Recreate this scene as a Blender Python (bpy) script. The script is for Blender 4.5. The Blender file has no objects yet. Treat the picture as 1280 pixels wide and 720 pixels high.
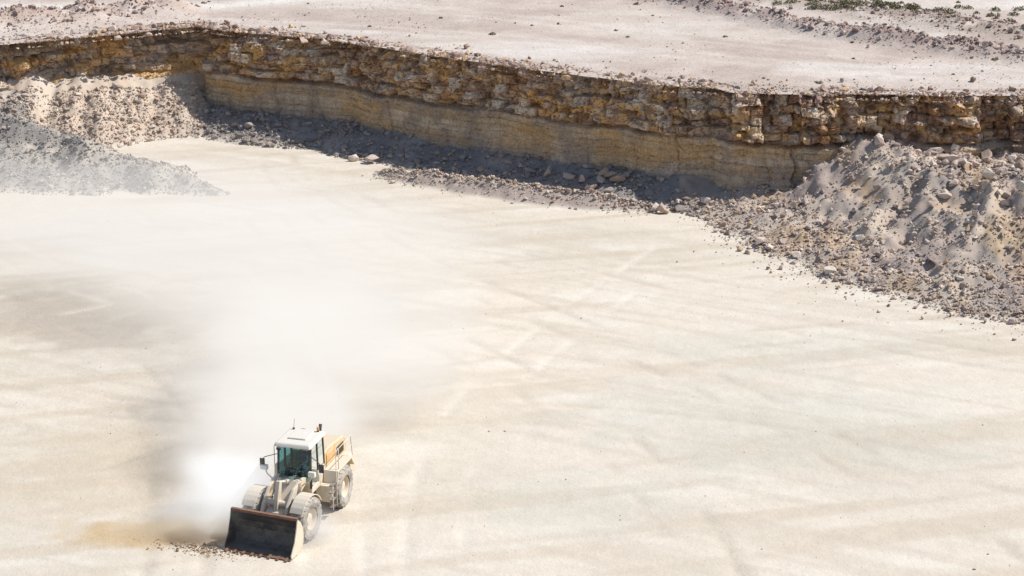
import bpy, bmesh, math, random
import numpy as np
from mathutils import Vector, Matrix
random.seed(7); rng=np.random.default_rng(7)
scene=bpy.context.scene
scene.view_settings.view_transform='Standard'; scene.view_settings.look='None'; scene.view_settings.exposure=0
R=math.radians

# ---------------------------------------------------------------- noise
_tab=np.random.default_rng(3).random((256,256))
def vn(x,y,s=0):
    x=np.asarray(x,float)+s*17.31; y=np.asarray(y,float)+s*5.77
    xi=np.floor(x).astype(int); yi=np.floor(y).astype(int); fx=x-xi; fy=y-yi
    fx=fx*fx*(3-2*fx); fy=fy*fy*(3-2*fy)
    a=_tab[xi&255,yi&255]; b=_tab[(xi+1)&255,yi&255]; c=_tab[xi&255,(yi+1)&255]; d=_tab[(xi+1)&255,(yi+1)&255]
    return (a*(1-fx)+b*fx)*(1-fy)+(c*(1-fx)+d*fx)*fy
def fbm(x,y,o=4,s=0,g=.5):
    t=0;a=1;n=0
    for i in range(o):
        t=t+a*vn(np.asarray(x)*2**i*1.03,np.asarray(y)*2**i*1.03,s+i*3); n+=a; a*=g
    return t/n          # 0..1
def ridged(x,y,o=3,s=0):
    t=0;a=1;n=0
    for i in range(o):
        t=t+a*(1-np.abs(2*vn(x*2**i,y*2**i,s+i*3)-1)); n+=a; a*=.5
    return t/n
def worley(x,y,s=0):
    x=np.asarray(x,float);y=np.asarray(y,float)
    xi=np.floor(x).astype(int); yi=np.floor(y).astype(int)
    f1=np.full(x.shape,9.);f2=np.full(x.shape,9.);idv=np.zeros(x.shape)
    for dx in(-1,0,1):
        for dy in(-1,0,1):
            cx=xi+dx;cy=yi+dy
            px=cx+_tab[(cx+s)&255,(cy+31)&255]; py=cy+_tab[(cx+77)&255,(cy+s+9)&255]
            d=np.hypot(px-x,py-y); v=_tab[(cx+150+s)&255,(cy+60)&255]
            n=d<f1
            f2=np.where(n,f1,np.minimum(f2,d)); idv=np.where(n,v,idv); f1=np.where(n,d,f1)
    return f1,f2,idv
def sst(a,b,x):
    t=np.clip((x-a)/(b-a),0,1); return t*t*(3-2*t)
def polydist(x,y,pts,vals=None):
    best=np.full(np.shape(x),1e9); bv=np.zeros(np.shape(x))
    for i in range(len(pts)-1):
        ax,ay=pts[i][:2];bx,by=pts[i+1][:2]
        L=(bx-ax)**2+(by-ay)**2
        t=np.clip(((x-ax)*(bx-ax)+(y-ay)*(by-ay))/L,0,1)
        d=np.hypot(x-ax-t*(bx-ax),y-ay-t*(by-ay))
        m=d<best; best=np.where(m,d,best)
        if vals is not None: bv=np.where(m,vals[i]+t*(vals[i+1]-vals[i]),bv)
    return best,bv

# ---------------------------------------------------------------- terrain functions
H=6.8
CK=np.array([(-1500,-900),(-300,-300),(-140,20),(-80,96),(-55,120),(-45,128.5),(-35.3,134.2),(-28,138.3),(-22.6,141.4),(-20.5,139.7),(-13.4,136.6),(-4.2,129.8),(4.1,124.2),
             (9.5,121.0),(12.5,120.4),(13.6,118.9),(16.6,118.6),(19.5,118.2),(20.3,118.9),(25,118.2),(31.1,118.1),(45,117),(70,110),(110,80),(160,20),(300,-300),(1500,-900)],float)
def C(x): return np.interp(x,CK[:,0],CK[:,1])
def scree_h(x): return np.interp(x,[-80,-45,-35,-27,-23.2,-21.8,-14,-4,4,9,12,30],[3.2,3.2,3.0,3.2,2.6,1.25,1.1,.95,1.1,1.2,1.1,1.0])
FOOT=[(10.5,118.5),(11.7,116.6),(13.9,109.8),(17.6,103.7),(21.2,99.5),(26.1,95.6),(34,91),(48,85),(80,75),(150,40)]
FX=np.array([p[0] for p in FOOT]);FY=np.array([p[1] for p in FOOT])
LP=[(-60,140),(-45,133),(-34,128.5),(-28,126),(-23.5,124.0),(-21,122.2),(-18.5,120.6)]; LPH=[4,3.8,3.1,2.2,1.7,1.0,.25]
LP2=[(-40,126),(-31,123.5),(-26,121)]; LP2H=[2.2,1.3,.3]
BERM=[(-8.5,125.6),(-5,123.6),(0,120.6),(5,118.3),(8.5,116.9)]; BH=[.25,.75,.8,.75,.3]
def pile_d(x,y):
    d,_=polydist(x,y,FOOT)
    F=np.interp(x,FX,FY,left=400)
    return np.where(y>F,d,-d)
def masks(x,y):
    wob=(fbm(x/2.3,y/2.3,3,11)-.5)
    d=(C(x)-y)*np.interp(x,[-30,-23,-21,14,17],[.90,.90,.86,.87,1])
    hs=scree_h(x)*(0.6+.9*fbm(x/2.6,y/9,4,5))
    zs=hs*.95-(d-.2+wob*1.2)*np.interp(x,[-24,-21.5],[.62,.33])
    zs=np.where(d<-.5,np.minimum(zs,hs*1.2),zs); zs=np.where(d<-4,0,zs)
    pd=pile_d(x,y)+wob*1.6
    P=np.interp(pd,[-.3,0,3.5,6,10.5,12.5,20],[0,.08,.8,1.5,3.3,3.5,3.3])
    tg=x*.65-y*.76; nr=x*.76+y*.65
    gl=ridged(tg/4.4+wob*.5+nr/11,nr/17,4,21)
    amp=sst(2.5,7,pd)*(1-sst(11.0,14.0,pd))
    P=P-amp*(1-gl)*3.4+amp*1.0
    P=P+sst(0,3,pd)*((fbm(x/1.6,y/1.6,4,8)-.5)*1.1)
    P=np.where(pd>-.3,P,0)
    dl,hl=polydist(x,y,LP,LPH); zl=hl*(.8+.4*fbm(x/2,y/2,3,6))-dl*.58+wob*1.1*np.clip(hl,0,1.2)
    dl,hl=polydist(x,y,LP2,LP2H); zl=np.maximum(zl,hl-dl*.5+wob*.5*np.clip(hl,0,1))
    db,hb=polydist(x,y,BERM,BH); zb=hb*(.8+.5*fbm(x/1.5,y/1.5,2,31))-db*.55
    return zs,P,zl,zb,pd,d
def floorZ(x,y,full=False):
    x=np.asarray(x,float);y=np.asarray(y,float)
    zs,P,zl,zb,pd,d=masks(x,y)
    base=.10*(fbm(x/9,y/9,3,2)-.5)+.035*(fbm(x/1.1,y/1.1,2,4)-.5)
    raised=np.maximum.reduce([zs,P,zl,zb,np.zeros_like(x)])
    rough=(fbm(x/.6,y/.6,3,14)-.5)*.42*sst(0,.5,raised)
    z=base+raised+rough
    z=np.minimum(z,np.where(d<0,5.6,99))
    if full: return z,zs,P,zl,zb,pd,d
    return z
ROW1=[(8,158),(12,152),(20.7,141),(28,134),(34,129.8),(41,125)]
ROW2=[(20,156),(27,147),(36,139),(50,131)]
ROW3=[(-60,141),(-44,140),(-34,143.5),(-26,148)]
def platZ(x,y):
    x=np.asarray(x,float);y=np.asarray(y,float)
    z=H+.3*(fbm(x/22,y/22,3,40)-.5)*sst(0,8,y-C(x))+.06*(fbm(x/1.4,y/1.4,3,41)-.5)
    for k,(r,h,w) in enumerate(((ROW1,.8,1.5),(ROW2,.5,2.4),(ROW3,1.0,2.0))):
        dd,_=polydist(x,y,r)
        z=z+h*np.exp(-(dd/w)**2)*(.3+1.3*fbm(x/1.1,y/1.1,3,44+k))
    return z

# ---------------------------------------------------------------- mesh utils
def mkmesh(name,v,f,col=None,smooth=False,mat=None):
    v=np.asarray(v,np.float32); f=np.asarray(f,np.int32); me=bpy.data.meshes.new(name)
    k=f.shape[1]
    me.vertices.add(len(v)); me.vertices.foreach_set('co',v.ravel())
    me.loops.add(f.size); me.loops.foreach_set('vertex_index',f.ravel())
    me.polygons.add(len(f)); me.polygons.foreach_set('loop_start',np.arange(0,f.size,k,dtype=np.int32))
    me.polygons.foreach_set('use_smooth',np.full(len(f),smooth))
    me.update(calc_edges=True)
    if col is not None:
        a=me.color_attributes.new('Col','FLOAT_COLOR','POINT')
        c=np.ones((len(v),4),np.float32); c[:,:3]=col; a.data.foreach_set('color',c.ravel())
    ob=bpy.data.objects.new(name,me); scene.collection.objects.link(ob)
    if mat: me.materials.append(mat)
    return ob
def gridfaces(nx,ny):
    i,j=np.meshgrid(np.arange(nx-1),np.arange(ny-1),indexing='ij'); a=i*ny+j
    return np.stack([a,a+ny,a+ny+1,a+1],-1).reshape(-1,4)
def axis(lo,hi,st,far,n=26):
    core=np.arange(lo,hi+st*.5,st); g=np.geomspace(st*2,far,n)
    return np.concatenate([(lo-g)[::-1],core,hi+g])
def mixc(a,b,t): t=np.asarray(t)[...,None]; return a*(1-t)+b*t

# ---------------------------------------------------------------- materials
def newmat(name):
    m=bpy.data.materials.new(name); m.use_nodes=True; nt=m.node_tree; nt.nodes.clear(); return m,nt
def N(nt,t,**k):
    n=nt.nodes.new(t)
    for a,b in k.items(): setattr(n,a,b)
    return n
def earth_mat(name,scales=((.9,.10),(6,.12),(30,.12)),bump=.5,bscale=5,rough=.95,dist=.12):
    m,nt=newmat(name); L=nt.links
    out=N(nt,'ShaderNodeOutputMaterial'); p=N(nt,'ShaderNodeBsdfPrincipled'); p.inputs['Roughness'].default_value=rough
    p.inputs['Specular IOR Level'].default_value=.1
    at=N(nt,'ShaderNodeAttribute'); at.attribute_name='Col'
    geo=N(nt,'ShaderNodeNewGeometry'); cur=at.outputs['Color']
    for s,a in scales:
        no=N(nt,'ShaderNodeTexNoise'); no.inputs['Scale'].default_value=s; no.inputs['Detail'].default_value=3; no.inputs['Roughness'].default_value=.65
        L.new(geo.outputs['Position'],no.inputs['Vector'])
        mr=N(nt,'ShaderNodeMapRange'); mr.inputs['From Min'].default_value=.3; mr.inputs['From Max'].default_value=.7
        mr.inputs['To Min'].default_value=1-a; mr.inputs['To Max'].default_value=1+a
        L.new(no.outputs['Fac'],mr.inputs['Value'])
        vm=N(nt,'ShaderNodeVectorMath'); vm.operation='SCALE'; L.new(cur,vm.inputs[0]); L.new(mr.outputs[0],vm.inputs['Scale']); cur=vm.outputs[0]
    L.new(cur,p.inputs['Base Color'])
    nb=N(nt,'ShaderNodeTexNoise'); nb.inputs['Scale'].default_value=bscale; nb.inputs['Detail'].default_value=4; nb.inputs['Roughness'].default_value=.68
    L.new(geo.outputs['Position'],nb.inputs['Vector'])
    bp=N(nt,'ShaderNodeBump'); bp.inputs['Strength'].default_value=bump; bp.inputs['Distance'].default_value=dist
    L.new(nb.outputs['Fac'],bp.inputs['Height']); L.new(bp.outputs[0],p.inputs['Normal'])
    L.new(p.outputs[0],out.inputs[0]); return m
M_floor=earth_mat('dusty_limestone_ground',((1.2,.05),(14,.07)),bump=.30,bscale=3.5)
M_plat=earth_mat('desert_plateau_ground',((.8,.09),(6,.15)),bump=.5,bscale=3)
M_cliff=earth_mat('layered_rock',((1.5,.16),(8,.26)),bump=1.0,bscale=4,dist=.2)
M_rock=earth_mat('broken_rock',((5,.14),),bump=.5,bscale=9)

# ---------------------------------------------------------------- quarry floor
xs=axis(-40,42,.2,1500); ys=axis(62,143,.2,1500)
X,Y=np.meshgrid(xs,ys,indexing='ij')
Z,zs,P,zl,zb,pd,dcl=floorZ(X,Y,True)
cream=np.array([.64,.575,.485]); 
n1=fbm(X/14,Y/9,4,60); n2=fbm(X/5,Y/2.2,4,61); n3=fbm((X+Y*.4)/18,(Y-X*.25)/1.3,3,62); n4=fbm((X-Y*.7)/12,(Y+X*.5)/.8,4,63)
col=np.broadcast_to(cream,X.shape+(3,)).copy()
col=mixc(col,np.array([.57,.52,.435]),sst(.45,.7,n1)*.7)
col=mixc(col,np.array([.69,.64,.56]),sst(.5,.75,n2)*.6)
col=mixc(col,np.array([.53,.455,.36]),sst(.50,.72,n3)*.6)
col=mixc(col,np.array([.54,.475,.385]),sst(.50,.70,n4)*.5)
def blob(cx,cy,rx,ry,k=1.0,s=70): 
    r=np.hypot((X-cx)/rx,(Y-cy)/ry)+ (fbm(X/1.7,Y/1.2,4,s)-.5)*1.1
    return np.clip(1-sst(.45,1.1,r),0,1)*k
col=mixc(col,np.array([.52,.51,.44]),blob(12,82,11,7,.45))
col=mixc(col,np.array([.52,.51,.44]),blob(3,73,5,4,.35,77))
col=mixc(col,np.array([.52,.51,.44]),blob(14,92,9,3,.35,78))
col=mixc(col,np.array([.44,.38,.31]),blob(-22,97,9,6,.75,71))
col=mixc(col,np.array([.48,.44,.37]),blob(-12,92,6,4,.45,72))
col=mixc(col,np.array([.50,.37,.21]),blob(-14.2,70.6,4.0,2.0,.85,73))
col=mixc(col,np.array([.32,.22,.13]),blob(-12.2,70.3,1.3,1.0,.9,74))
col=mixc(col,np.array([.54,.46,.35]),blob(-17,77,6,6,.55,75))
tracks=[([(-9,74),(-8.5,82),(-11,94),(-17,107),(-22,117)],1.1),([(20,60),(17,75),(8,90),(-4,103),(-14,120),(-16,130)],1.1),([(-30,66),(-12,84),(4,92),(24,96)],1.1),
 ([(-2,60),(-3.5,72),(-2,85),(4,98),(9,108)],1.15),([(30,70),(14,80),(2,84),(-12,82),(-32,88)],1.1),([(-40,104),(-28,98),(-20,92),(-14,80),(-12,62)],1.1),([(-30,110),(-24,102),(-18,99),(-26,94),(-34,96)],1.1),
 ([(8,60),(7,74),(1,88),(-10,101),(-15,115)],1.1),([(40,84),(22,90),(8,100),(-6,112),(-14,126)],1.1),([(-7,62),(-6.6,68),(-7.4,73),(-9,80)],1.1),([(-36,101),(-29,101),(-25,97),(-29,92),(-38,90)],1.1)]
def smoothpoly(p,n=60):
    p=np.array(p,float);t=np.linspace(0,len(p)-1,n); k=np.arange(len(p))
    x=np.interp(t,k,p[:,0]);y=np.interp(t,k,p[:,1])
    for _ in range(60):
        x[1:-1]=(x[:-2]+2*x[1:-1]+x[2:])/4; y[1:-1]=(y[:-2]+2*y[1:-1]+y[2:])/4
    return list(zip(x,y))
tr=np.zeros_like(X)
for i,(p,off) in enumerate(tracks):
    dd,_=polydist(X,Y,smoothpoly(p)); a=np.exp(-((dd-off)/.27)**2)*(.10+.90*sst(.42,.68,fbm(X/3,Y/3,3,80+i)))
    tr=np.maximum(tr,a)
    col=mixc(col,np.array([.47,.41,.33]) if i%3 else np.array([.71,.66,.58]),a*.42)
k_s=sst(-.05,.25,zs); k_p=sst(0,.2,P); k_l=sst(0,.3,zl); k_b=sst(0,.15,zb)
left=sst(-21.5,-23,X)
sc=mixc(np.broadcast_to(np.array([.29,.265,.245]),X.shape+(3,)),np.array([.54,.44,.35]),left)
sc=mixc(sc,np.array([.5,.44,.38]),.4*sst(.5,.7,fbm(X/1.5,Y/1.5,3,90)))
sc=mixc(sc,np.array([.63,.55,.46]),left*.6*sst(.45,.65,fbm(X/1.5,Y/4,3,95)))
col=mixc(col,sc,k_s)
nn=fbm(X/3.5,Y/3.5,4,91)
pc=mixc(np.broadcast_to(np.array([.40,.33,.285]),X.shape+(3,)),np.array([.52,.44,.36]),sst(.4,.65,nn))
pc=mixc(pc,np.array([.46,.33,.20]),sst(.54,.70,fbm(X/2.5,Y/4,3,92))*.7)
pc=mixc(pc,np.array([.28,.25,.23]),sst(.52,.68,fbm(X/1.5,Y/2.5,4,96))*.6)
col=mixc(col,pc,k_p)
col=mixc(col,mixc(np.broadcast_to(np.array([.45,.405,.355]),X.shape+(3,)),np.array([.31,.285,.26]),sst(.42,.62,fbm(X/2.5,Y/2,4,93))),k_l)
col=mixc(col,np.array([.45,.37,.32]),k_b)
Z=Z-tr*.045*(1-np.maximum(k_p,k_l))
mkmesh('quarry_floor',np.stack([X,Y,Z],-1).reshape(-1,3),gridfaces(*X.shape),col.reshape(-1,3),True,M_floor)

# ---------------------------------------------------------------- plateau
xs=axis(-48,48,.35,1500); ds=np.concatenate([np.arange(.5,32,.35),32+np.geomspace(.5,3000,40)])
X,D=np.meshgrid(xs,ds,indexing='ij'); Y=C(X)+D; Z=platZ(X,Y)
base=np.array([.52,.445,.39])
col=np.broadcast_to(base,X.shape+(3,)).copy()
col=mixc(col,np.array([.58,.515,.46]),sst(.42,.7,fbm(X/12,Y/6,4,100)))
col=mixc(col,np.array([.42,.345,.295]),sst(.48,.70,fbm(X/6,Y/5,4,101))*.65)
col=mixc(col,np.array([.66,.62,.58]),sst(.45,.75,fbm(X/9,Y/2.5,3,102))*.55*sst(2,5,D)*(1-sst(9,14,D)))
for r,w,c in ((ROW1,1.6,(.35,.26,.23)),(ROW2,3.2,(.33,.27,.22)),(ROW3,2.4,(.44,.33,.27))):
    dd,_=polydist(X,Y,r); col=mixc(col,np.array(c),np.exp(-(dd/w)**2)*.85*sst(.25,.5,fbm(X/1.2,Y/1.2,3,103)))
dd,_=polydist(X,Y,[(-60,150),(-34,149.5),(-22,150.5),(-8,158)]); col=mixc(col,np.array([.68,.64,.59]),np.exp(-(dd/1.8)**2)*.85)
dd,_=polydist(X,Y,[(40,150),(60,146)]); col=mixc(col,np.array([.70,.66,.62]),np.exp(-(dd/3)**2)*.9)
for tp in ([(-20,158),(-5,148),(12,138),(30,126),(50,120)],[(-40,146),(-15,143),(5,135),(18,127),(40,121)]):
    dd,_=polydist(X,Y,smoothpoly(tp)); col=mixc(col,np.array([.63,.57,.51]),np.exp(-((dd-1)/.4)**2)*.35)
mkmesh('desert_plateau_terrain',np.stack([X,Y,Z],-1).reshape(-1,3),gridfaces(*X.shape),col.reshape(-1,3),True,M_plat)

# ---------------------------------------------------------------- cliff
px=np.concatenate([np.linspace(-140,-46,60),np.arange(-45.8,44,.05),np.linspace(44.5,150,60)])
py=C(px); 
seg=np.hypot(np.diff(px),np.diff(py)); S=np.concatenate([[0],np.cumsum(seg)])
i0=np.searchsorted(px,-45.8); i1=np.searchsorted(px,44)
ss=np.concatenate([np.linspace(0,S[i0],80)[:-1],np.arange(S[i0],S[i1],.075),np.linspace(S[i1],S[-1],80)[1:]])
cx=np.interp(ss,S,px); cy=np.interp(ss,S,py)
def sm(a,n=12):
    k=np.ones(2*n+1)/(2*n+1); return np.convolve(np.pad(a,n,'edge'),k,'valid')
tx=sm(np.gradient(cx));ty=sm(np.gradient(cy));ln=np.hypot(tx,ty); nx=ty/ln; ny=-tx/ln     # pointing to pit (-y)
hh=np.linspace(-.4,H,116)
SS,HH=np.meshgrid(ss,hh,indexing='ij'); CX=cx[:,None]+0*HH
main=sst(-22.8,-22.0,CX); right=sst(12.5,14,CX); lw=1-main
hw=HH+.9*(fbm(SS/9,HH*0,3,110)-.5)+.34*(fbm(SS/1.6,HH/1.5,4,111)-.5)
def cell(s_,lay,w,seed):
    h=_tab[(lay*13+seed)&255,(lay*7+seed*5)&255]
    u=s_/w+h*37+.6*(vn(s_/w*.7,lay*3.7,seed)-.5)*2
    i=np.floor(u).astype(int); f=u-i
    return _tab[(i+seed*11)&255,(lay*29+seed)&255], np.minimum(f,1-f)*w
lv=np.array([.8,1.3,1.75,2.15,2.5,2.95,3.35,3.85,4.45,4.95,5.6,6.15])
layer=np.searchsorted(lv,hw.ravel()).reshape(hw.shape)
nearlv=np.min(np.abs(hw[...,None]-lv),axis=-1)
upper=sst(3.7,4.05,hw)
wS=SS+.55*(fbm(SS/.9,HH/.9,4,160)-.5)
id1,j1=cell(wS,layer,1.15,3); id3,j3=cell(wS+.10*HH,layer*0+(HH>3.8)*1,2.4,5)
wx=.45*(fbm(SS/.7,HH/.7,3,161)-.5)
f1,f2,idw=worley(SS/.62+wx,HH/.42-wx,9)
lay_off=_tab[(layer*31)&255,7]-.5
D=lay_off*(.20+.08*upper)*sst(.25,.6,fbm(SS/3.5,layer*2.3,3,122))
D=D+(id1-.5)*(.09+.52*upper+.10*right)+(idw-.5)*(.08+.31*upper)
D=D+(id3-.5)*(.16+.60*right+.35*upper)
crack=np.exp(-(j1/.05)**2)*(.02+.14*upper)+np.exp(-(j3/.05)**2)*.06+(1-sst(0,.10,f2-f1))*.12*upper
bedgap=np.exp(-(nearlv/.035)**2)*(.06+.08*upper)*sst(.40,.6,fbm(SS/1.6,layer*3.1,3,120))
D=D-crack-bedgap
D=D-.50*np.exp(-((hw-3.80)/.12)**2)*sst(.35,.55,fbm(SS/4,HH*0,3,121))
D=D+1.3*(fbm(SS/7,HH/12,3,130)-.5)+.75*(fbm(SS/1.3,HH/1.3,4,131)-.5)*(.42+.9*upper)+.17*(fbm(SS/.22,HH/.22,3,132)-.5)*(.7+upper)
hol=sst(.54,.66,fbm(SS/1.5,HH/1.1,3,137))*upper; D=D-hol*.5
D=D-.13*HH*(1-.4*right)+.45-.15*upper
D=D+lw*(-(HH*.25)+ 1.1*(fbm(SS/1.8,HH/1.4,4,133)-.5))
top=sst(5.6,6.8,HH); D=D-top*(1.0*fbm(SS/.9,HH*0,4,134)-.15)
VX=cx[:,None]+nx[:,None]*D; VY=cy[:,None]+ny[:,None]*D; VZ=HH.copy()
VZ=VZ+ (fbm(SS/.55,HH*0,4,135)-.6)*.9*sst(H-1.0,H,HH)
back=np.array([.25,.5,.8,1.2,1.7,2.3,3.0]); rx=[];ry=[];rz=[]
for b in back:
    dd=D[:,-1]*max(0,1-b/1.8)-b
    x_=cx+nx*dd; y_=cy+ny*dd
    k=b/3.0; e=(fbm(ss/.5,ss*0+b*2.5,4,140)-.55)*.6*(1-k)
    rx.append(x_);ry.append(y_); rz.append(platZ(x_,y_)+.02+e*1.0+(VZ[:,-1]-H)*max(0,.6-b)-.3*(k>=.99))
VX=np.concatenate([VX,np.array(rx).T],1);VY=np.concatenate([VY,np.array(ry).T],1);VZ=np.concatenate([VZ,np.array(rz).T],1)
beige=np.array([.60,.455,.30]); ochre=np.array([.68,.40,.15]); white=np.array([.72,.63,.53]); rust=np.array([.36,.205,.13]); grey=np.array([.40,.35,.31])
c=np.broadcast_to(beige,HH.shape+(3,)).copy()
c=mixc(c,np.array([.43,.30,.19]),sst(.45,.56,fbm(SS/9,hw/.22,3,150))*.7)
c=mixc(c,np.array([.68,.58,.46]),sst(.52,.64,fbm(SS/7,hw/.16,3,151))*.55)
c=mixc(c,np.array([.50,.34,.18]),(_tab[(layer*17)&255,40]>.55)*.4)
c=mixc(c,np.array([.38,.29,.22]),sst(.48,.66,fbm(SS/.9,HH/3.0,4,158))*.7*(1-upper))
c=mixc(c,ochre*.92,sst(.48,.64,fbm(SS/3.6,HH/1.3,4,152))*(.50+.25*upper))
c=mixc(c,ochre,upper*sst(.38,.58,fbm(SS/2.2,hw/1.0,4,153))*.75)
c=mixc(c,rust,upper*sst(.50,.62,fbm(SS/1.0,hw/.7,4,154))*.75)
c=mixc(c,white,upper*sst(.60,.75,.6*id1+.4*idw)*.65)
c=mixc(c,np.array([.50,.39,.34]),upper*(idw<.22)*.6)
c=mixc(c,rust*.9,hol*.5)
c=mixc(c,rust*.9,np.exp(-((hw-3.8)/.12)**2)*.65*sst(.35,.55,fbm(SS/2,HH*0,3,155)))
c=mixc(c,rust*.9,np.clip(crack*1.8+bedgap*3,0,.5))
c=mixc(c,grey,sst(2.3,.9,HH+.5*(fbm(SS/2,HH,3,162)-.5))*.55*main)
c=mixc(c,np.array([.58,.48,.385]),lw*.55)
c=mixc(c,ochre*1.05,lw*sst(.50,.60,fbm(SS/2.4,HH/.8,4,159))*.75*sst(2.6,3.8,HH))
c=mixc(c,np.array([.40,.28,.235]),sst(H-.9,H-.2,HH)*sst(.40,.6,fbm(SS/.8,HH,3,156))*.65)
cc=np.broadcast_to(np.array([.50,.42,.365]),(len(ss),7,3)).copy()
cc=mixc(cc,np.array([.40,.30,.25]),sst(.42,.62,fbm(ss[:,None]/.7+0*back,back[None,:]*1.8+0*ss[:,None],3,157))*np.linspace(.8,.0,7)[None,:])
c=np.concatenate([c,cc],1)
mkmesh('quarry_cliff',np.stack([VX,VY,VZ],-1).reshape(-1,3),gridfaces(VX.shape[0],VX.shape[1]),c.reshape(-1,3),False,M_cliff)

# ---------------------------------------------------------------- rocks
def rockvars(n=14,npt=13):
    out=[]
    for i in range(n):
        bm=bmesh.new(); rr=np.random.default_rng(100+i)
        for p in range(npt):
            v=rr.normal(size=3); v/=np.linalg.norm(v); v*=rr.uniform(.75,1.05); bm.verts.new(v*np.array([1,.8,.65])*.5)
        r=bmesh.ops.convex_hull(bm,input=bm.verts)
        bmesh.ops.delete(bm,geom=[v for v in bm.verts if not v.link_faces],context='VERTS')
        bmesh.ops.triangulate(bm,faces=bm.faces); bm.verts.index_update()
        out.append((np.array([v.co[:] for v in bm.verts]),np.array([[v.index for v in f.verts] for f in bm.faces])))
        bm.free()
    return out
RV=rockvars()
def rocks(name,x,y,z,size,cols,sink=.2,mat=M_rock):
    n=len(x); vid=rng.integers(0,len(RV),n); V=[];F=[];K=[];off=0
    pal=np.array(cols); pc=pal[rng.integers(0,len(pal),n)]*rng.uniform(.82,1.15,(n,1))
    for k,(bv,bf) in enumerate(RV):
        m=np.where(vid==k)[0]
        if len(m)==0: continue
        a=rng.uniform(0,2*np.pi,len(m)); t=rng.normal(0,.5,(len(m),2))
        ca,sa=np.cos(a),np.sin(a)
        Rz=np.zeros((len(m),3,3)); Rz[:,0,0]=ca;Rz[:,0,1]=-sa;Rz[:,1,0]=sa;Rz[:,1,1]=ca;Rz[:,2,2]=1
        Rx=np.zeros((len(m),3,3)); cb,sb=np.cos(t[:,0]),np.sin(t[:,0]); Rx[:,0,0]=1;Rx[:,1,1]=cb;Rx[:,1,2]=-sb;Rx[:,2,1]=sb;Rx[:,2,2]=cb
        M=Rz@Rx; sc=size[m][:,None]*rng.uniform(.75,1.3,(len(m),3))
        v=np.einsum('nij,nkj->nki',M,bv[None]*sc[:,None,:])
        v[:,:,0]+=x[m][:,None];v[:,:,1]+=y[m][:,None];v[:,:,2]+=(z[m]+size[m]*sink)[:,None]
        f=bf[None]+(np.arange(len(m))*len(bv))[:,None,None]+off
        V.append(v.reshape(-1,3));F.append(f.reshape(-1,3));K.append(np.repeat(pc[m],len(bv),0)); off+=len(m)*len(bv)
    return mkmesh(name,np.concatenate(V),np.concatenate(F),np.concatenate(K),False,mat)
def psize(n,lo,hi,a=2.2):
    u=rng.random(n); return (lo**(-a)+u*(hi**(-a)-lo**(-a)))**(-1/a)
greyp=[(.35,.31,.28),(.28,.25,.23),(.43,.37,.33),(.39,.31,.26)]
mauve=[(.52,.42,.36),(.44,.345,.295),(.60,.50,.43),(.37,.29,.25),(.63,.54,.46),(.50,.36,.24)]
beigep=[(.55,.45,.37),(.48,.38,.31),(.62,.54,.45),(.43,.32,.25)]
rimp=[(.36,.245,.20),(.47,.35,.28),(.60,.50,.42),(.42,.30,.24),(.62,.43,.25),(.50,.40,.35)]
x=rng.uniform(-21.8,14,9000); d=rng.uniform(-.2,4.6,9000); y=C(x)-d/.87
z,zs,P,zl,zb,pd,dc=floorZ(x,y,True); k=(zs>-.2)&(pd<.5)&(rng.random(9000)<.35+.65*sst(.4,.6,fbm(x/2,y/2,3,173)))
rocks('scree_rubble',x[k],y[k],z[k],psize(k.sum(),.09,.8,1.9),greyp)
x=rng.uniform(-46,-22,11000); d=rng.uniform(-.2,6.5,11000); y=C(x)-d/.93
z,zs,P,zl,zb,pd,dc=floorZ(x,y,True); k=(zs>-.15)
rocks('slope_rubble',x[k],y[k],z[k],psize(k.sum(),.09,.6,2.2),beigep)
n=40000; x=rng.uniform(10.5,40,n); y=rng.uniform(86,118.5,n)
z,zs,P,zl,zb,pd,dc=floorZ(x,y,True); k=(pd>-.5)&(dc>-.3)&(rng.random(n)<np.where(pd<4.5,.85,np.where(pd<11,.20+.5*sst(.45,.55,fbm(x/2.2,y/2.2,3,171)),.85)))
rocks('rubble_heap',x[k],y[k],z[k],psize(k.sum(),.09,.70,2.3),mauve)
n=2500; x=rng.uniform(11,44,n); y=rng.uniform(84,118,n)
z,zs,P,zl,zb,pd,dc=floorZ(x,y,True); w=np.exp(-((pd-10.6)/1.2)**2)*.6+np.exp(-((pd-.3)/.7)**2)*.10+(pd>12)*.16+.015*(pd>0)
k=(rng.random(n)<w)&(dc>.3)
rocks('boulder_pile',x[k],y[k],z[k],rng.uniform(.4,1.1,k.sum()),[(.64,.54,.46),(.57,.46,.39),(.67,.59,.50),(.49,.38,.31)],.25)
n=2600; t=rng.random(n); bx=np.interp(t,[0,.25,.5,.75,1],[p[0] for p in BERM]); by=np.interp(t,[0,.25,.5,.75,1],[p[1] for p in BERM])
a=rng.uniform(0,6.28,n); r=np.abs(rng.normal(0,.75,n)); x=bx+np.cos(a)*r; y=by+np.sin(a)*r
rocks('berm_rubble',x,y,floorZ(x,y),psize(n,.09,.45,2.2),beigep)
n=22000; x=rng.uniform(-42,-16,n); y=rng.uniform(116,135,n)
z,zs,P,zl,zb,pd,dc=floorZ(x,y,True); k=(zl>-.1)&(dc>.3)
rocks('gravel_heap_stones',x[k],y[k],z[k],psize(k.sum(),.08,.50,2.4),[(.42,.37,.32),(.35,.315,.28),(.50,.44,.37),(.29,.265,.24)])
bx=np.array([-10.7,-9.4,-9.9,5.6,6.2,5.0,6.6,5.8,7.2,9.2,14.2,8.7,-2.,2.2,3.6,4.4,10.2,12.6]); by=np.array([129.2,128.6,130,120.8,121.2,120.4,120.6,121.6,121,116.3,109.2,116.6,125.6,122.9,122.2,121.5,117.6,113])
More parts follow.
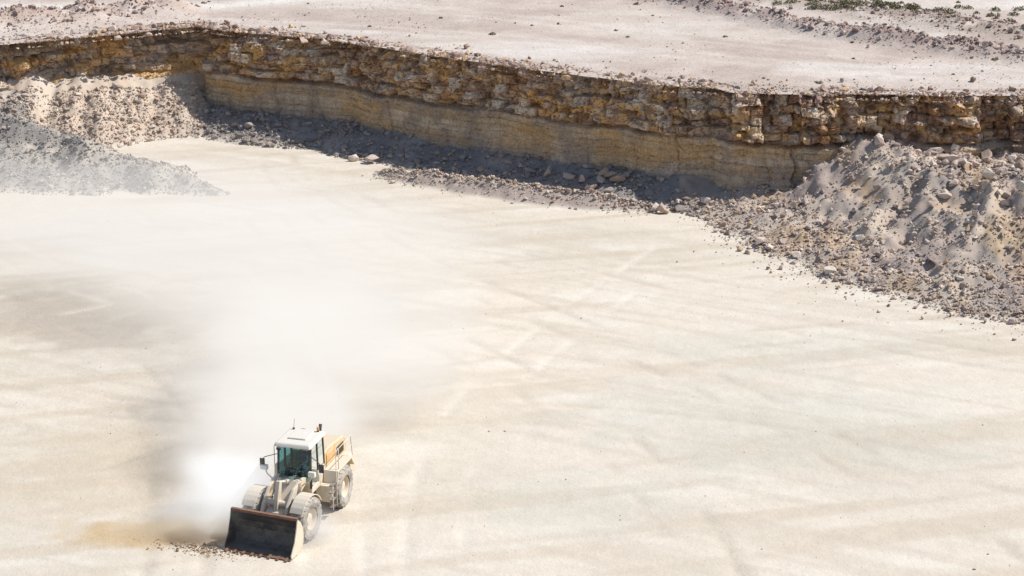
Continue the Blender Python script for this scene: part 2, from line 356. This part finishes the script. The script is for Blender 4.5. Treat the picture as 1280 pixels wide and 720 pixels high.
rocks('fallen_boulders',bx,by,floorZ(bx,by),rng.uniform(.6,1.15,len(bx)),[(.50,.38,.30),(.56,.47,.40),(.44,.34,.28)],.25)
n=1500; x=rng.uniform(-34,34,n); y=rng.uniform(64,130,n); z,zs,P,zl,zb,pd,dc=floorZ(x,y,True); k=(dc>3)&(pd<0)&(zl<0)
rocks('loose_stones',x[k],y[k],z[k],psize(k.sum(),.03,.14,2.6),[(.56,.50,.43),(.48,.41,.34),(.62,.56,.48)])
n=900; t=rng.random(n); i=rng.integers(1,len(FOOT)-3,n); x=FX[i]*(1-t)+FX[i+1]*t; y=FY[i]*(1-t)+FY[i+1]*t; r=np.abs(rng.exponential(.9,n)); x=x-r*.75; y=y-r*.66
rocks('spilled_stones',x,y,floorZ(x,y),psize(n,.07,.5,2.0),mauve)
n=9000; sp=rng.uniform(S[i0],S[i1],n); b=rng.gamma(1.6,.75,n)-.15; x=np.interp(sp,S,px); y=np.interp(sp,S,py)+b; k=rng.random(n)<.12+.88*sst(.38,.58,fbm(sp/2.2,b/1.5,3,172)); x=x[k];y=y[k];b=b[k]
rocks('cliff_edge_rubble',x,y,platZ(x,y)+.0-.3*(b<.1),psize(len(x),.09,.8,1.9),rimp)
n=8000; x=rng.uniform(-48,48,n); d=rng.exponential(10,n)+.8; y=C(x)+d; k=rng.random(n)<(.08+.92*sst(.48,.66,fbm(x/5,y/4,3,170)))
rocks('plateau_stones',x[k],y[k],platZ(x[k],y[k]),psize(k.sum(),.05,.32,2.5),[(.44,.34,.29),(.36,.28,.24),(.56,.48,.42)])
X_=[];Y_=[]
for r,w,n in((ROW1,1.2,3400),(ROW2,2.4,2000),(ROW3,2.0,2600)):
    i=rng.integers(0,len(r)-1,n); t=rng.random(n); r=np.array(r)
    X_.append(r[i,0]*(1-t)+r[i+1,0]*t+rng.normal(0,w*.7,n)); Y_.append(r[i,1]*(1-t)+r[i+1,1]*t+rng.normal(0,w*.7,n))
x=np.concatenate(X_);y=np.concatenate(Y_);k=y>C(x)+1;x=x[k];y=y[k]
rocks('spoil_row_rubble',x,y,platZ(x,y),psize(len(x),.10,.65,2.0),[(.46,.36,.32),(.36,.26,.23),(.56,.47,.42)])
n=420; x=rng.normal(-11.6,1.0,n); y=69.0+(x+11.6)*-.25+rng.normal(0,.28,n)
rocks('dirt_clods',x,y,floorZ(x,y),psize(n,.04,.20,1.8),[(.42,.30,.19),(.50,.39,.27),(.36,.25,.16)])

# ---------------------------------------------------------------- shrubs
m,nt=newmat('shrub_leaves'); o=N(nt,'ShaderNodeOutputMaterial');p=N(nt,'ShaderNodeBsdfPrincipled');a=N(nt,'ShaderNodeAttribute');a.attribute_name='Col'
nt.links.new(a.outputs[0],p.inputs['Base Color']);p.inputs['Roughness'].default_value=.9;nt.links.new(p.outputs[0],o.inputs[0]);M_shrub=m
def shrubs(name,pts):
    V=[];K=[]
    for (x,y,s) in pts:
        z=float(platZ(x,y)); n=int(130*s+40)
        th=rng.uniform(0,6.28,n); r=np.sqrt(rng.random(n))*s*.6; h=rng.random(n)*s*.5*(1-(r/(s*.62))**2*.7)
        lob=1+.3*np.sin(th*3+x)
        c=np.stack([x+np.cos(th)*r*lob,y+np.sin(th)*r*lob,z+h],-1)
        u=rng.normal(size=(n,3)); u/=np.linalg.norm(u,axis=1)[:,None]; w=rng.normal(size=(n,3)); w=np.cross(u,w); w/=np.linalg.norm(w,axis=1)[:,None]
        l=rng.uniform(.04,.10,(n,1))*(.6+.6*s)
        V.append(np.stack([c-u*l,c+w*l*.5,c+u*l,c-w*l*.5],1).reshape(-1,3))
        g=np.array([(.18,.18,.09),(.24,.22,.12),(.15,.14,.075),(.30,.26,.16)])[rng.integers(0,4,n)]
        K.append(np.repeat(g,4,0))
    V=np.concatenate(V); return mkmesh(name,V,np.arange(len(V)).reshape(-1,4),np.concatenate(K),False,M_shrub)
pts=[]
for i in range(55):
    x=rng.uniform(20,46); y=152-(x-20)*.35+rng.normal(0,2.2); pts.append((x,y,rng.uniform(.3,.8)))
for i in range(30):
    x=rng.uniform(22,33); pts.append((x,148.6-(x-22)*.25+rng.normal(0,.5),rng.uniform(.5,1.1)))
for i in range(32):
    x=rng.uniform(-45,45); d=rng.uniform(3,30); pts.append((x,float(C(x))+d,rng.uniform(.15,.42)))
shrubs('desert_shrubs',pts)

# ---------------------------------------------------------------- loader
def dusty(name,base,dust=(.60,.53,.44),amt=.55,rough=.6,metal=0):
    m,nt=newmat(name);L=nt.links;o=N(nt,'ShaderNodeOutputMaterial');p=N(nt,'ShaderNodeBsdfPrincipled')
    geo=N(nt,'ShaderNodeNewGeometry');tc=N(nt,'ShaderNodeTexCoord');no=N(nt,'ShaderNodeTexNoise');no.inputs['Scale'].default_value=2.3;no.inputs['Detail'].default_value=8;no.inputs['Roughness'].default_value=.7
    L.new(tc.outputs['Object'],no.inputs['Vector'])
    sp=N(nt,'ShaderNodeSeparateXYZ');L.new(geo.outputs['Normal'],sp.inputs[0])
    m1=N(nt,'ShaderNodeMath');m1.operation='MULTIPLY_ADD';m1.inputs[1].default_value=.25;m1.inputs[2].default_value=amt-.5;L.new(sp.outputs[2],m1.inputs[0])
    m2=N(nt,'ShaderNodeMath');m2.operation='ADD';L.new(no.outputs['Fac'],m2.inputs[0]);L.new(m1.outputs[0],m2.inputs[1])
    mr=N(nt,'ShaderNodeMapRange');mr.inputs['From Min'].default_value=.32;mr.inputs['From Max'].default_value=.68;L.new(m2.outputs[0],mr.inputs['Value'])
    mx=N(nt,'ShaderNodeMix');mx.data_type='RGBA';mx.inputs['A'].default_value=(*base,1);mx.inputs['B'].default_value=(*dust,1);L.new(mr.outputs[0],mx.inputs['Factor'])
    L.new(mx.outputs['Result'],p.inputs['Base Color']);p.inputs['Roughness'].default_value=rough;p.inputs['Metallic'].default_value=metal
    L.new(p.outputs[0],o.inputs[0]);return m
Y_=dusty('dusty_yellow_paint',(.60,.36,.09),(.66,.55,.40),amt=.54)
YD=dusty('very_dusty_paint',(.56,.40,.19),(.68,.60,.49),amt=.62)
WH=dusty('white_paint_dusty',(.78,.77,.74),(.70,.66,.58),amt=.5)
BK=dusty('black_steel_dusty',(.03,.03,.032),(.32,.28,.24),amt=.30)
TI=dusty('tyre_rubber_dusty',(.05,.048,.045),(.46,.42,.37),amt=.60,rough=.9)
BU=dusty('worn_bucket_steel',(.045,.043,.045),(.22,.19,.155),amt=.40,rough=.55)
BR=dusty('rusty_edge_steel',(.14,.055,.035),(.26,.15,.10),amt=.4)
OR=dusty('orange_decal_paint',(.75,.33,.06),amt=.40)
m,nt=newmat('tinted_cab_glass');o=N(nt,'ShaderNodeOutputMaterial');g=N(nt,'ShaderNodeBsdfGlossy');g.inputs['Roughness'].default_value=.04;g.inputs['Color'].default_value=(.8,.9,.9,1)
t=N(nt,'ShaderNodeBsdfTransparent');t.inputs['Color'].default_value=(.34,.58,.60,1);mx=N(nt,'ShaderNodeMixShader');fr=N(nt,'ShaderNodeFresnel');fr.inputs[0].default_value=1.6
nt.links.new(fr.outputs[0],mx.inputs[0]);nt.links.new(t.outputs[0],mx.inputs[1]);nt.links.new(g.outputs[0],mx.inputs[2]);nt.links.new(mx.outputs[0],o.inputs[0]);GL=m
INT=dusty('cab_interior_plastic',(.03,.06,.065),(.10,.14,.14),amt=.3)
SK=dusty('operator_clothes',(.05,.09,.16),(.1,.12,.15),amt=.2)
SKN=dusty('operator_skin',(.40,.22,.15),(.40,.22,.15),amt=.2)

root=bpy.data.objects.new('wheel_loader',None); scene.collection.objects.link(root)
front=bpy.data.objects.new('front_frame_pivot',None); scene.collection.objects.link(front); front.parent=root
def fin(name,bm,mat,par,bevel=0,smooth=False):
    bmesh.ops.recalc_face_normals(bm,faces=bm.faces)
    me=bpy.data.meshes.new(name); bm.to_mesh(me); bm.free(); ob=bpy.data.objects.new(name,me); scene.collection.objects.link(ob); ob.parent=par
    me.materials.append(mat)
    if smooth:
        for p in me.polygons:p.use_smooth=True
    if bevel:
        b=ob.modifiers.new('b','BEVEL');b.width=bevel;b.segments=2;b.limit_method='ANGLE'
    return ob
def box(name,x0,x1,y0,y1,z0,z1,mat,par=root,bevel=.02,taper=None):
    bm=bmesh.new(); vs=[]
    for z in(z0,z1):
        for (x,y) in((x0,y0),(x1,y0),(x1,y1),(x0,y1)):
            if z==z1 and taper: x=x+(taper[0] if x==x0 else -taper[1]); y=y+(taper[2] if y==y0 else -taper[2])
            vs.append(bm.verts.new((x,y,z)))
    for f in((0,1,2,3),(4,5,6,7),(0,1,5,4),(1,2,6,5),(2,3,7,6),(3,0,4,7)): bm.faces.new([vs[i] for i in f])
    return fin(name,bm,mat,par,bevel)
def prism(name,pts,y0,y1,mat,par=root,bevel=.015):
    bm=bmesh.new(); a=[bm.verts.new((x,y0,z)) for x,z in pts]; b=[bm.verts.new((x,y1,z)) for x,z in pts]
    bm.faces.new(a);bm.faces.new(b)
    for i in range(len(pts)): j=(i+1)%len(pts); bm.faces.new((a[i],a[j],b[j],b[i]))
    return fin(name,bm,mat,par,bevel)
def cyl(name,a,b,r,mat,par=root,r2=None,seg=16):
    a=Vector(a);b=Vector(b);d=b-a; bm=bmesh.new()
    bmesh.ops.create_cone(bm,cap_ends=True,segments=seg,radius1=r,radius2=r if r2 is None else r2,depth=d.length)
    M=Matrix.Translation((a+b)/2)@d.to_track_quat('Z','Y').to_matrix().to_4x4(); bmesh.ops.transform(bm,matrix=M,verts=bm.verts)
    return fin(name,bm,mat,par,0,False)
def tube(name,pts,r,mat,par=root):
    cu=bpy.data.curves.new(name,'CURVE');cu.dimensions='3D';cu.bevel_depth=r;cu.bevel_resolution=2
    s=cu.splines.new('POLY');s.points.add(len(pts)-1)
    for i,p in enumerate(pts): s.points[i].co=(*p,1)
    ob=bpy.data.objects.new(name,cu);scene.collection.objects.link(ob);ob.parent=par;cu.materials.append(mat);return ob
TR=.93
def wheel(name,x,y,par,side):
    prof=[(.44,-.20),(.50,-.30),(.70,-.325),(.84,-.30),(.905,-.22),(.915,0),(.905,.22),(.84,.30),(.70,.325),(.50,.30),(.44,.20)]
    bm=bmesh.new();n=48;rings=[]
    for i in range(n):
        a=2*math.pi*i/n; rings.append([bm.verts.new((x+r*math.cos(a),y+w,TR+r*math.sin(a))) for r,w in prof])
    for i in range(n):
        A=rings[i];B=rings[(i+1)%n]
        for k in range(len(prof)-1): bm.faces.new((A[k],A[k+1],B[k+1],B[k]))
    nl=22
    for i in range(nl):
        for sgn in(-1,1):
            a0=2*math.pi*(i+(.5 if sgn>0 else 0))/nl; da=.085
            ring=[]
            for (w,sk,r0,r1) in((.02,0.0,.90,.945),(.20,.09,.895,.945),(.31,.14,.80,.875)):
                for (rr,aa) in((r0,a0+sk-da),(r1,a0+sk-da*.8),(r1,a0+sk+da*.8),(r0,a0+sk+da)):
                    ring.append(bm.verts.new((x+rr*math.cos(aa),y+sgn*w,TR+rr*math.sin(aa))))
            for k in(0,4):
                for q in range(4): bm.faces.new((ring[k+q],ring[k+(q+1)%4],ring[k+4+(q+1)%4],ring[k+4+q]))
            bm.faces.new(ring[:4]);bm.faces.new(ring[8:])
    fin(name+'_tyre',bm,TI,par)
    bm=bmesh.new();n=32;rings=[]
    pr=[(.46,.26),(.43,.24),(.40,.10),(.24,.08),(.22,.17),(.10,.19),(.0,.19)]
    for i in range(n):
        a=2*math.pi*i/n; rings.append([bm.verts.new((x+max(r,.001)*math.cos(a),y+side*w,TR+max(r,.001)*math.sin(a))) for r,w in pr])
    for i in range(n):
        A=rings[i];B=rings[(i+1)%n]
        for k in range(len(pr)-1): bm.faces.new((A[k],A[k+1],B[k+1],B[k]))
    fin(name+'_rim',bm,YD,par,0)
    cyl(name+'_inner_rim',(x,y-side*.25,TR),(x,y+side*.06,TR),.44,BK,par,seg=24)
WB=1.7;TK=1.12
wheel('rear_left_wheel',-WB,TK,root,1);wheel('rear_right_wheel',-WB,-TK,root,-1)
wheel('front_left_wheel',WB,TK,front,1);wheel('front_right_wheel',WB,-TK,front,-1)
cyl('rear_axle',(-WB,-1,TR),(-WB,1,TR),.2,BK); cyl('front_axle',(WB,-1,TR),(WB,1,TR),.2,BK,front)
box('rear_chassis',-3.3,-.25,-.5,.5,.75,1.45,BK)
box('counterweight',-3.75,-3.1,-1.15,1.15,.85,1.75,YD,bevel=.08,taper=(.1,0,.05))
prism('engine_hood',[(-3.6,1.75),(-.95,1.5),(-.95,2.72),(-1.5,2.78),(-3.2,2.62),(-3.6,2.4)],-.78,.78,Y_,bevel=.06)
for sy in(-1,1):
    for i in range(7): box('hood_louvre_%d'%i,-3.2+.13*i,-3.13+.13*i,sy*.785-.012,sy*.785+.012,1.95,2.4,BK,bevel=0)
    box('hood_stripe',-2.1,-1.15,sy*.787-.008,sy*.787+.008,2.25,2.5,OR,bevel=0)
    box('hood_door_seam',-1.12,-1.10,sy*.787-.006,sy*.787+.006,1.6,2.6,BK,bevel=0)
    prism('rear_fender',[(-2.85,1.55),(-2.75,1.62),(-2.45,2.02),(-.75,2.02),(-.62,1.5),(-.7,1.5),(-.82,1.95),(-2.4,1.95),(-2.7,1.55)],sy*.8,sy*1.45,YD,bevel=.01)
    box('side_tank',-1.0,-.3,min(sy*.55,sy*1.2),max(sy*.55,sy*1.2),.75,1.5,YD,bevel=.04)
    for i in range(4): box('step_%d'%i,-.62,-.2,min(sy*1.22,sy*1.42),max(sy*1.22,sy*1.42),.55+.33*i,.58+.33*i,BK,bevel=0)
    tube('ladder_rail',[(-.64,sy*1.4,.5),(-.64,sy*1.4,2.9),(-.9,sy*1.4,3.0)],.02,YD); tube('ladder_rail_b',[(-.18,sy*1.4,.5),(-.18,sy*1.4,1.6)],.02,YD)
    tube('handrail',[(-1.0,sy*1.38,2.02),(-1.0,sy*1.38,2.95),(-2.5,sy*1.38,2.95),(-2.7,sy*1.38,2.0)],.022,YD); tube('handrail_mid',[(-1.0,sy*1.38,2.5),(-2.58,sy*1.38,2.5)],.018,YD)
box('radiator_grille',-3.64,-3.58,-.6,.6,1.85,2.35,BK,bevel=.01)
cyl('exhaust_stack',(-1.75,.28,2.7),(-1.75,.28,3.45),.075,BK); cyl('exhaust_tip',(-1.75,.28,3.4),(-1.86,.28,3.62),.07,BK)
cyl('air_intake_pipe',(-1.35,-.35,2.7),(-1.35,-.35,3.2),.09,BK); cyl('air_precleaner',(-1.35,-.35,3.2),(-1.35,-.35,3.5),.17,BK,r2=.13)
for sy in(-1,1): box('tail_lamp',-3.78,-3.7,sy*.9-.12,sy*.9+.12,1.5,1.62,BR,bevel=0)
cx0,cx1,cw=-.95,.62,.78; zb_,zt=1.62,3.52
box('cab_floor',cx0,cx1,-cw,cw,zb_-.15,zb_+.12,YD,bevel=.03)
box('cab_lower_front',cx1-.06,cx1+.01,-cw+.08,cw-.08,zb_+.12,zb_+.42,YD,bevel=.01)
for sy in(-1,1): box('cab_lower_side',cx0,-.15,min(sy*cw,sy*(cw-.05)),max(sy*cw,sy*(cw-.05)),zb_+.12,zb_+.62,YD,bevel=.01)
for (xa,xb) in((cx1,cx1-.12),(-.2,-.2),(cx0,cx0+.05)):
    for sy in(-1,1):
        bm=bmesh.new(); 
        bmesh.ops.create_cube(bm,size=1)
        for v in bm.verts:
            t_=v.co.z+.5; v.co=Vector((xa+(xb-xa)*t_+v.co.x*.08, sy*(cw-.035-.03*t_)+v.co.y*.08, zb_+.1+t_*(zt-zb_-.1)))
        fin('cab_pillar',bm,BK,root,.012)
box('cab_roof',cx0-.14,cx1+.2,-cw-.06,cw+.06,zt,zt+.17,WH,bevel=.06,taper=(.08,.1,.08))
box('roof_hatch',cx0+.2,cx1-.4,-.4,.4,zt+.17,zt+.23,WH,bevel=.02)
def quad(name,vs,mat,par=root):
    bm=bmesh.new();bm.faces.new([bm.verts.new(v) for v in vs]);return fin(name,bm,mat,par)
quad('windshield',[(cx1+.005,-cw+.07,zb_+.42),(cx1+.005,cw-.07,zb_+.42),(cx1-.11,cw-.1,zt),(cx1-.11,-cw+.1,zt)],GL)
quad('rear_window',[(cx0,-cw+.07,zb_+.7),(cx0,cw-.07,zb_+.7),(cx0+.05,cw-.1,zt),(cx0+.05,-cw+.1,zt)],GL)
for sy in(-1,1):
    quad('front_side_window',[(cx1-.04,sy*(cw-.03),zb_+.15),(-.16,sy*(cw-.03),zb_+.15),(-.16,sy*(cw-.06),zt),(cx1-.15,sy*(cw-.06),zt)],GL)
    quad('rear_side_window',[(-.24,sy*(cw-.03),zb_+.62),(cx0+.04,sy*(cw-.03),zb_+.62),(cx0+.09,sy*(cw-.06),zt),(-.24,sy*(cw-.06),zt)],GL)
    tube('mirror_arm',[(cx1-.08,sy*cw,3.1),(cx1+.25,sy*1.2,3.05),(cx1+.25,sy*1.3,2.95)],.018,BK); box('mirror',cx1+.22,cx1+.28,sy*1.32-.11,sy*1.32+.11,2.6,2.98,BK,bevel=.02)
    box('work_lamp',cx1+.12,cx1+.22,sy*.6-.09,sy*.6+.09,zt-.13,zt-.01,BK,bevel=.02)
    cyl('beacon_base',(cx0+.1,sy*.55,zt+.17),(cx0+.1,sy*.55,zt+.24),.05,BK)
cyl('amber_beacon',(cx0+.1,.55,zt+.24),(cx0+.1,.55,zt+.38),.055,OR); tube('antenna',[(cx0+.1,-.55,zt+.2),(cx0+.0,-.55,zt+.6)],.008,BK)
tube('wiper',[(cx1+.03,.05,zb_+.45),(cx1-.06,.35,zt-.45)],.012,BK)
box('seat_cushion',-.55,0,-.27,.27,zb_+.45,zb_+.6,INT,bevel=.04); box('seat_back',-.68,-.53,-.27,.27,zb_+.55,zb_+1.25,INT,bevel=.05); box('seat_base',-.5,-.1,-.2,.2,zb_+.1,zb_+.45,INT)
box('dashboard',.35,.5,-.35,.35,zb_+.1,zb_+.75,INT,bevel=.04)
bpy.ops.mesh.primitive_torus_add(major_radius=.19,minor_radius=.018,location=(.28,0,zb_+.88),rotation=(0,R(-25),0)); sw=bpy.context.object; sw.name='steering_wheel'; sw.parent=root; sw.data.materials.append(BK)
def skin(name,verts,edges,rad,mat,par,rootv=0):
    me=bpy.data.meshes.new(name);me.from_pydata(verts,edges,[]);ob=bpy.data.objects.new(name,me);scene.collection.objects.link(ob);ob.parent=par;me.materials.append(mat)
    ob.modifiers.new('s','SKIN')
    for i,r in enumerate(rad): me.skin_vertices[0].data[i].radius=(r,r)
    me.skin_vertices[0].data[rootv].use_root=True
    sb=ob.modifiers.new('u','SUBSURF');sb.levels=2;sb.render_levels=2;return ob
b0=zb_+.68
vs=[(-.4,0,b0),(-.4,0,b0+.25),(-.38,0,b0+.5),(-.35,0,b0+.6),(-.38,.19,b0+.47),(-.22,.25,b0+.25),(.05,.2,b0+.25),(.24,.15,b0+.24),(-.38,-.19,b0+.47),(-.22,-.25,b0+.25),(.05,-.2,b0+.25),(.24,-.15,b0+.24),
    (-.3,.1,b0-.02),(.08,.13,b0),(.15,.13,b0-.4),(.27,.13,b0-.44),(-.3,-.1,b0-.02),(.08,-.13,b0),(.15,-.13,b0-.4),(.27,-.13,b0-.44)]
es=[(0,1),(1,2),(2,3),(2,4),(4,5),(5,6),(6,7),(2,8),(8,9),(9,10),(10,11),(0,12),(12,13),(13,14),(14,15),(0,16),(16,17),(17,18),(18,19)]
skin('operator_body',vs,es,[.15,.15,.15,.065,.075,.055,.045,.035,.075,.055,.045,.035,.1,.075,.05,.04,.1,.075,.05,.04],SK,root)
skin('operator_head',[(-.34,0,b0+.62),(-.33,0,b0+.72),(-.33,0,b0+.82)],[(0,1),(1,2)],[.055,.095,.08],SKN,root)
skin('operator_helmet',[(-.36,0,b0+.82),(-.35,0,b0+.88)],[(0,1)],[.12,.1],WH,root)
prism('front_frame_tower',[(.25,.75),(.35,1.5),(.55,2.15),(1.05,2.2),(1.75,1.5),(2.35,1.25),(2.45,.75)],-.42,.42,YD,front)
cyl('articulation_pin',(0,0,.7),(0,0,1.5),.16,BK); box('hitch_block',-.35,.35,-.3,.3,.8,1.3,BK,bevel=.03)
for sy in(-1,1):
    y0,y1=sorted((sy*.50,sy*.62)); prism('lift_arm',[(.55,2.22),(.85,2.30),(1.7,2.12),(2.3,1.55),(2.66,.85),(2.70,.5),(2.62,.35),(2.45,.5),(2.02,1.2),(1.5,1.62),(.7,1.92)],y0,y1,YD,front)
    cyl('lift_cylinder',(.75,sy*.72,1.0),(1.5,sy*.72,1.5),.10,BK,front); cyl('lift_rod',(1.5,sy*.72,1.5),(1.95,sy*.66,1.8),.05,WH,front)
    pts=[];n=9
    for i in range(n+1):
        a=R(150-i*118/n); pts.append((WB+1.03*math.cos(a),TR+1.05*math.sin(a)))
    inner=[(WB+(p[0]-WB)*.965,TR+(p[1]-TR)*.965) for p in pts][::-1]
    prism('front_fender',pts+inner,sy*.82,sy*1.42,YD,front,bevel=.004)
    tube('headlamp_bracket',[(1.0,sy*.45,1.9),(1.0,sy*1.0,2.3),(1.0,sy*1.12,2.55)],.03,YD,front); box('headlamp',.95,1.12,sy*1.12-.16,sy*1.12+.16,2.5,2.72,WH,front,.03)
    for k in range(2): tube('hydraulic_hose',[(.6,sy*(.3-.08*k),2.2),(1.0,sy*(.33-.08*k),2.42),(1.6,sy*(.3-.08*k),2.25)],.022,BK,front)
cyl('arm_cross_tube',(2.0,-.5,1.55),(2.0,.5,1.55),.13,YD,front)
prism('bell_crank',[(1.75,2.45),(1.95,2.5),(2.2,1.75),(2.3,1.0),(2.15,.95),(1.9,1.5)],-.09,.09,YD,front)
cyl('tilt_cylinder',(.75,0,1.95),(1.35,0,2.25),.11,YD,front); cyl('tilt_rod',(1.35,0,2.25),(1.85,0,2.44),.05,WH,front); cyl('tilt_link',(2.25,0,1.0),(2.74,0,.95),.07,YD,front)
BW=1.5
inner=[(3.85,.10),(3.25,.12),(3.02,.20),(2.86,.40),(2.80,.68),(2.84,.98),(2.96,1.25),(3.14,1.45),(3.2,1.5)]
def offs(pts,t):
    o=[]
    for i,p in enumerate(pts):
        a=pts[max(i-1,0)];b=pts[min(i+1,len(pts)-1)];dx,dz=b[0]-a[0],b[1]-a[1];l=math.hypot(dx,dz);o.append((p[0]-dz/l*t,p[1]+dx/l*t))
    return o
outer=offs(inner,.045)
prism('bucket_shell',inner+outer[::-1],-BW,BW,BU,front,bevel=0)
sidep=[(3.85,.08),(3.25,.085),(2.98,.16),(2.80,.38),(2.745,.68),(2.79,1.0),(2.92,1.28),(3.1,1.48),(3.24,1.56),(3.32,1.25),(3.55,.65),(3.88,.22)]
for sy in(-1,1): y0,y1=sorted((sy*(BW+.002),sy*(BW+.05))); prism('bucket_side_plate',sidep,y0,y1,BU if sy<0 else YD,front,.008)
box('cutting_edge',3.75,3.98,-BW-.04,BW+.04,.045,.09,BR,front,.008)
box('spill_guard',3.13,3.28,-BW-.03,BW+.03,1.505,1.62,BR,front,.012)
for i in range(8):
    y=-BW+.12+i*(2*BW-.24)/7; prism('bucket_tooth_%d'%i,[(3.85,.05),(4.10,.07),(4.10,.09),(3.85,.15)],y-.06,y+.06,BR,front,.004)
for sy in(-1,1): prism('bucket_hinge',[(2.74,.3),(2.62,.25),(2.55,.5),(2.57,.7),(2.72,.72)],*sorted((sy*.66,sy*.72)),BU,front,0)
front.rotation_euler=(0,0,R(-6))
root.location=(-8.36,71.95,-.01); root.rotation_euler=(0,0,R(-105.5)); root.scale=(.93,.93,.94)

# ---------------------------------------------------------------- dust
dust=bpy.data.objects.new('dust_cloud',None); scene.collection.objects.link(dust)
def self_lit_dustmat(name,dens,seed,ns,scat,tint,emk):
    m,nt=newmat(name);L=nt.links;o=N(nt,'ShaderNodeOutputMaterial');tc=N(nt,'ShaderNodeTexCoord')
    ln=N(nt,'ShaderNodeVectorMath');ln.operation='LENGTH';L.new(tc.outputs['Object'],ln.inputs[0])
    no=N(nt,'ShaderNodeTexNoise');no.noise_dimensions='4D';no.inputs['W'].default_value=seed;no.inputs['Scale'].default_value=ns;no.inputs['Detail'].default_value=1.5;L.new(tc.outputs['Object'],no.inputs['Vector'])
    ad=N(nt,'ShaderNodeMath');ad.operation='MULTIPLY_ADD';ad.inputs[1].default_value=1.3;L.new(no.outputs['Fac'],ad.inputs[0]);
    sb=N(nt,'ShaderNodeMath');sb.operation='SUBTRACT';sb.inputs[0].default_value=.42;L.new(ln.outputs['Value'],sb.inputs[1]);L.new(sb.outputs[0],ad.inputs[2])
    mr=N(nt,'ShaderNodeMapRange');mr.interpolation_type='SMOOTHSTEP';mr.inputs['From Min'].default_value=.10;mr.inputs['From Max'].default_value=1.0;mr.inputs['To Max'].default_value=dens;L.new(ad.outputs[0],mr.inputs['Value'])
    ed=N(nt,'ShaderNodeMapRange');ed.inputs['From Min'].default_value=1;ed.inputs['From Max'].default_value=.6;L.new(ln.outputs['Value'],ed.inputs['Value'])
    mu=N(nt,'ShaderNodeMath');mu.operation='MULTIPLY';L.new(mr.outputs[0],mu.inputs[0]);L.new(ed.outputs[0],mu.inputs[1])
    vs=N(nt,'ShaderNodeVolumeScatter' if scat else 'ShaderNodeVolumeAbsorption');vs.inputs['Color'].default_value=(.96,.94,.91,1) if scat else (0,0,0,1);L.new(mu.outputs[0],vs.inputs['Density'])
    em=N(nt,'ShaderNodeEmission');em.inputs['Color'].default_value=(*tint,1);m3=N(nt,'ShaderNodeMath');m3.operation='MULTIPLY';m3.inputs[1].default_value=emk;L.new(mu.outputs[0],m3.inputs[0]);L.new(m3.outputs[0],em.inputs['Strength'])  # emission makes the dust glow, standing in for multiply scattered sunlight
    a=N(nt,'ShaderNodeAddShader');L.new(vs.outputs[0],a.inputs[0]);L.new(em.outputs[0],a.inputs[1]);L.new(a.outputs[0],o.inputs['Volume'])
    try: m.cycles.volume_step_rate=2.5
    except Exception as e: print('step',e)
    return m
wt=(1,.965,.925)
blobs=[(-11.2,71.8,1.0,3.2,3.2,2.4,.75,1.6,1,wt,.46),(-10.4,77.5,1.5,5.8,6.5,3.6,.42,1.7,0,wt,.98),(-8.6,86,2,9.5,11,4.4,.25,1.9,0,wt,.98),  # puffs with scatter off only absorb; their brightness is all added emission
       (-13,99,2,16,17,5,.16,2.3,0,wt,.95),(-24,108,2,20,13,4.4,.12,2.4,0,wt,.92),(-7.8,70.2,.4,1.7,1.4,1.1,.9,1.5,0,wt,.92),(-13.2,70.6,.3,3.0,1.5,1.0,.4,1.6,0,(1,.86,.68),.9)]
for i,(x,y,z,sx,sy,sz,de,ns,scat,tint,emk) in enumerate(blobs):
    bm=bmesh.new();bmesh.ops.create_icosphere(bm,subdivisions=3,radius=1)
    ob=fin('dust_puff_%d'%i,bm,self_lit_dustmat('self_lit_airborne_dust_%d'%i,de,i*3.7,ns,scat,tint,emk),dust); ob.location=(x,y,z);ob.scale=(sx,sy,sz)

# ---------------------------------------------------------------- light & camera
az=Vector((.985,.174)).normalized(); el=R(50)
s=Vector((az.x*math.cos(el),az.y*math.cos(el),math.sin(el)))
sd=bpy.data.lights.new('sun','SUN');sd.energy=4.85;sd.angle=R(.5);sd.color=(1,.96,.90);so=bpy.data.objects.new('sun',sd);scene.collection.objects.link(so);so.rotation_euler=s.to_track_quat('Z','Y').to_euler();so.location=(0,60,80)
w=bpy.data.worlds.new('World');scene.world=w;w.use_nodes=True;nt=w.node_tree;bg=nt.nodes['Background'];sk=nt.nodes.new('ShaderNodeTexSky');sk.sky_type='NISHITA';sk.sun_disc=False;sk.sun_elevation=el;sk.sun_rotation=math.atan2(az.x,az.y)
nt.links.new(sk.outputs[0],bg.inputs[0]);bg.inputs[1].default_value=.11
cd=bpy.data.cameras.new('camera');cam=bpy.data.objects.new('camera',cd);scene.collection.objects.link(cam);scene.camera=cam
cd.sensor_width=36;cd.lens=36*2475/1280;cd.clip_end=8000;cd.clip_start=.5
cam.location=(0,0,33);cam.rotation_euler=(R(90-18),0,0)
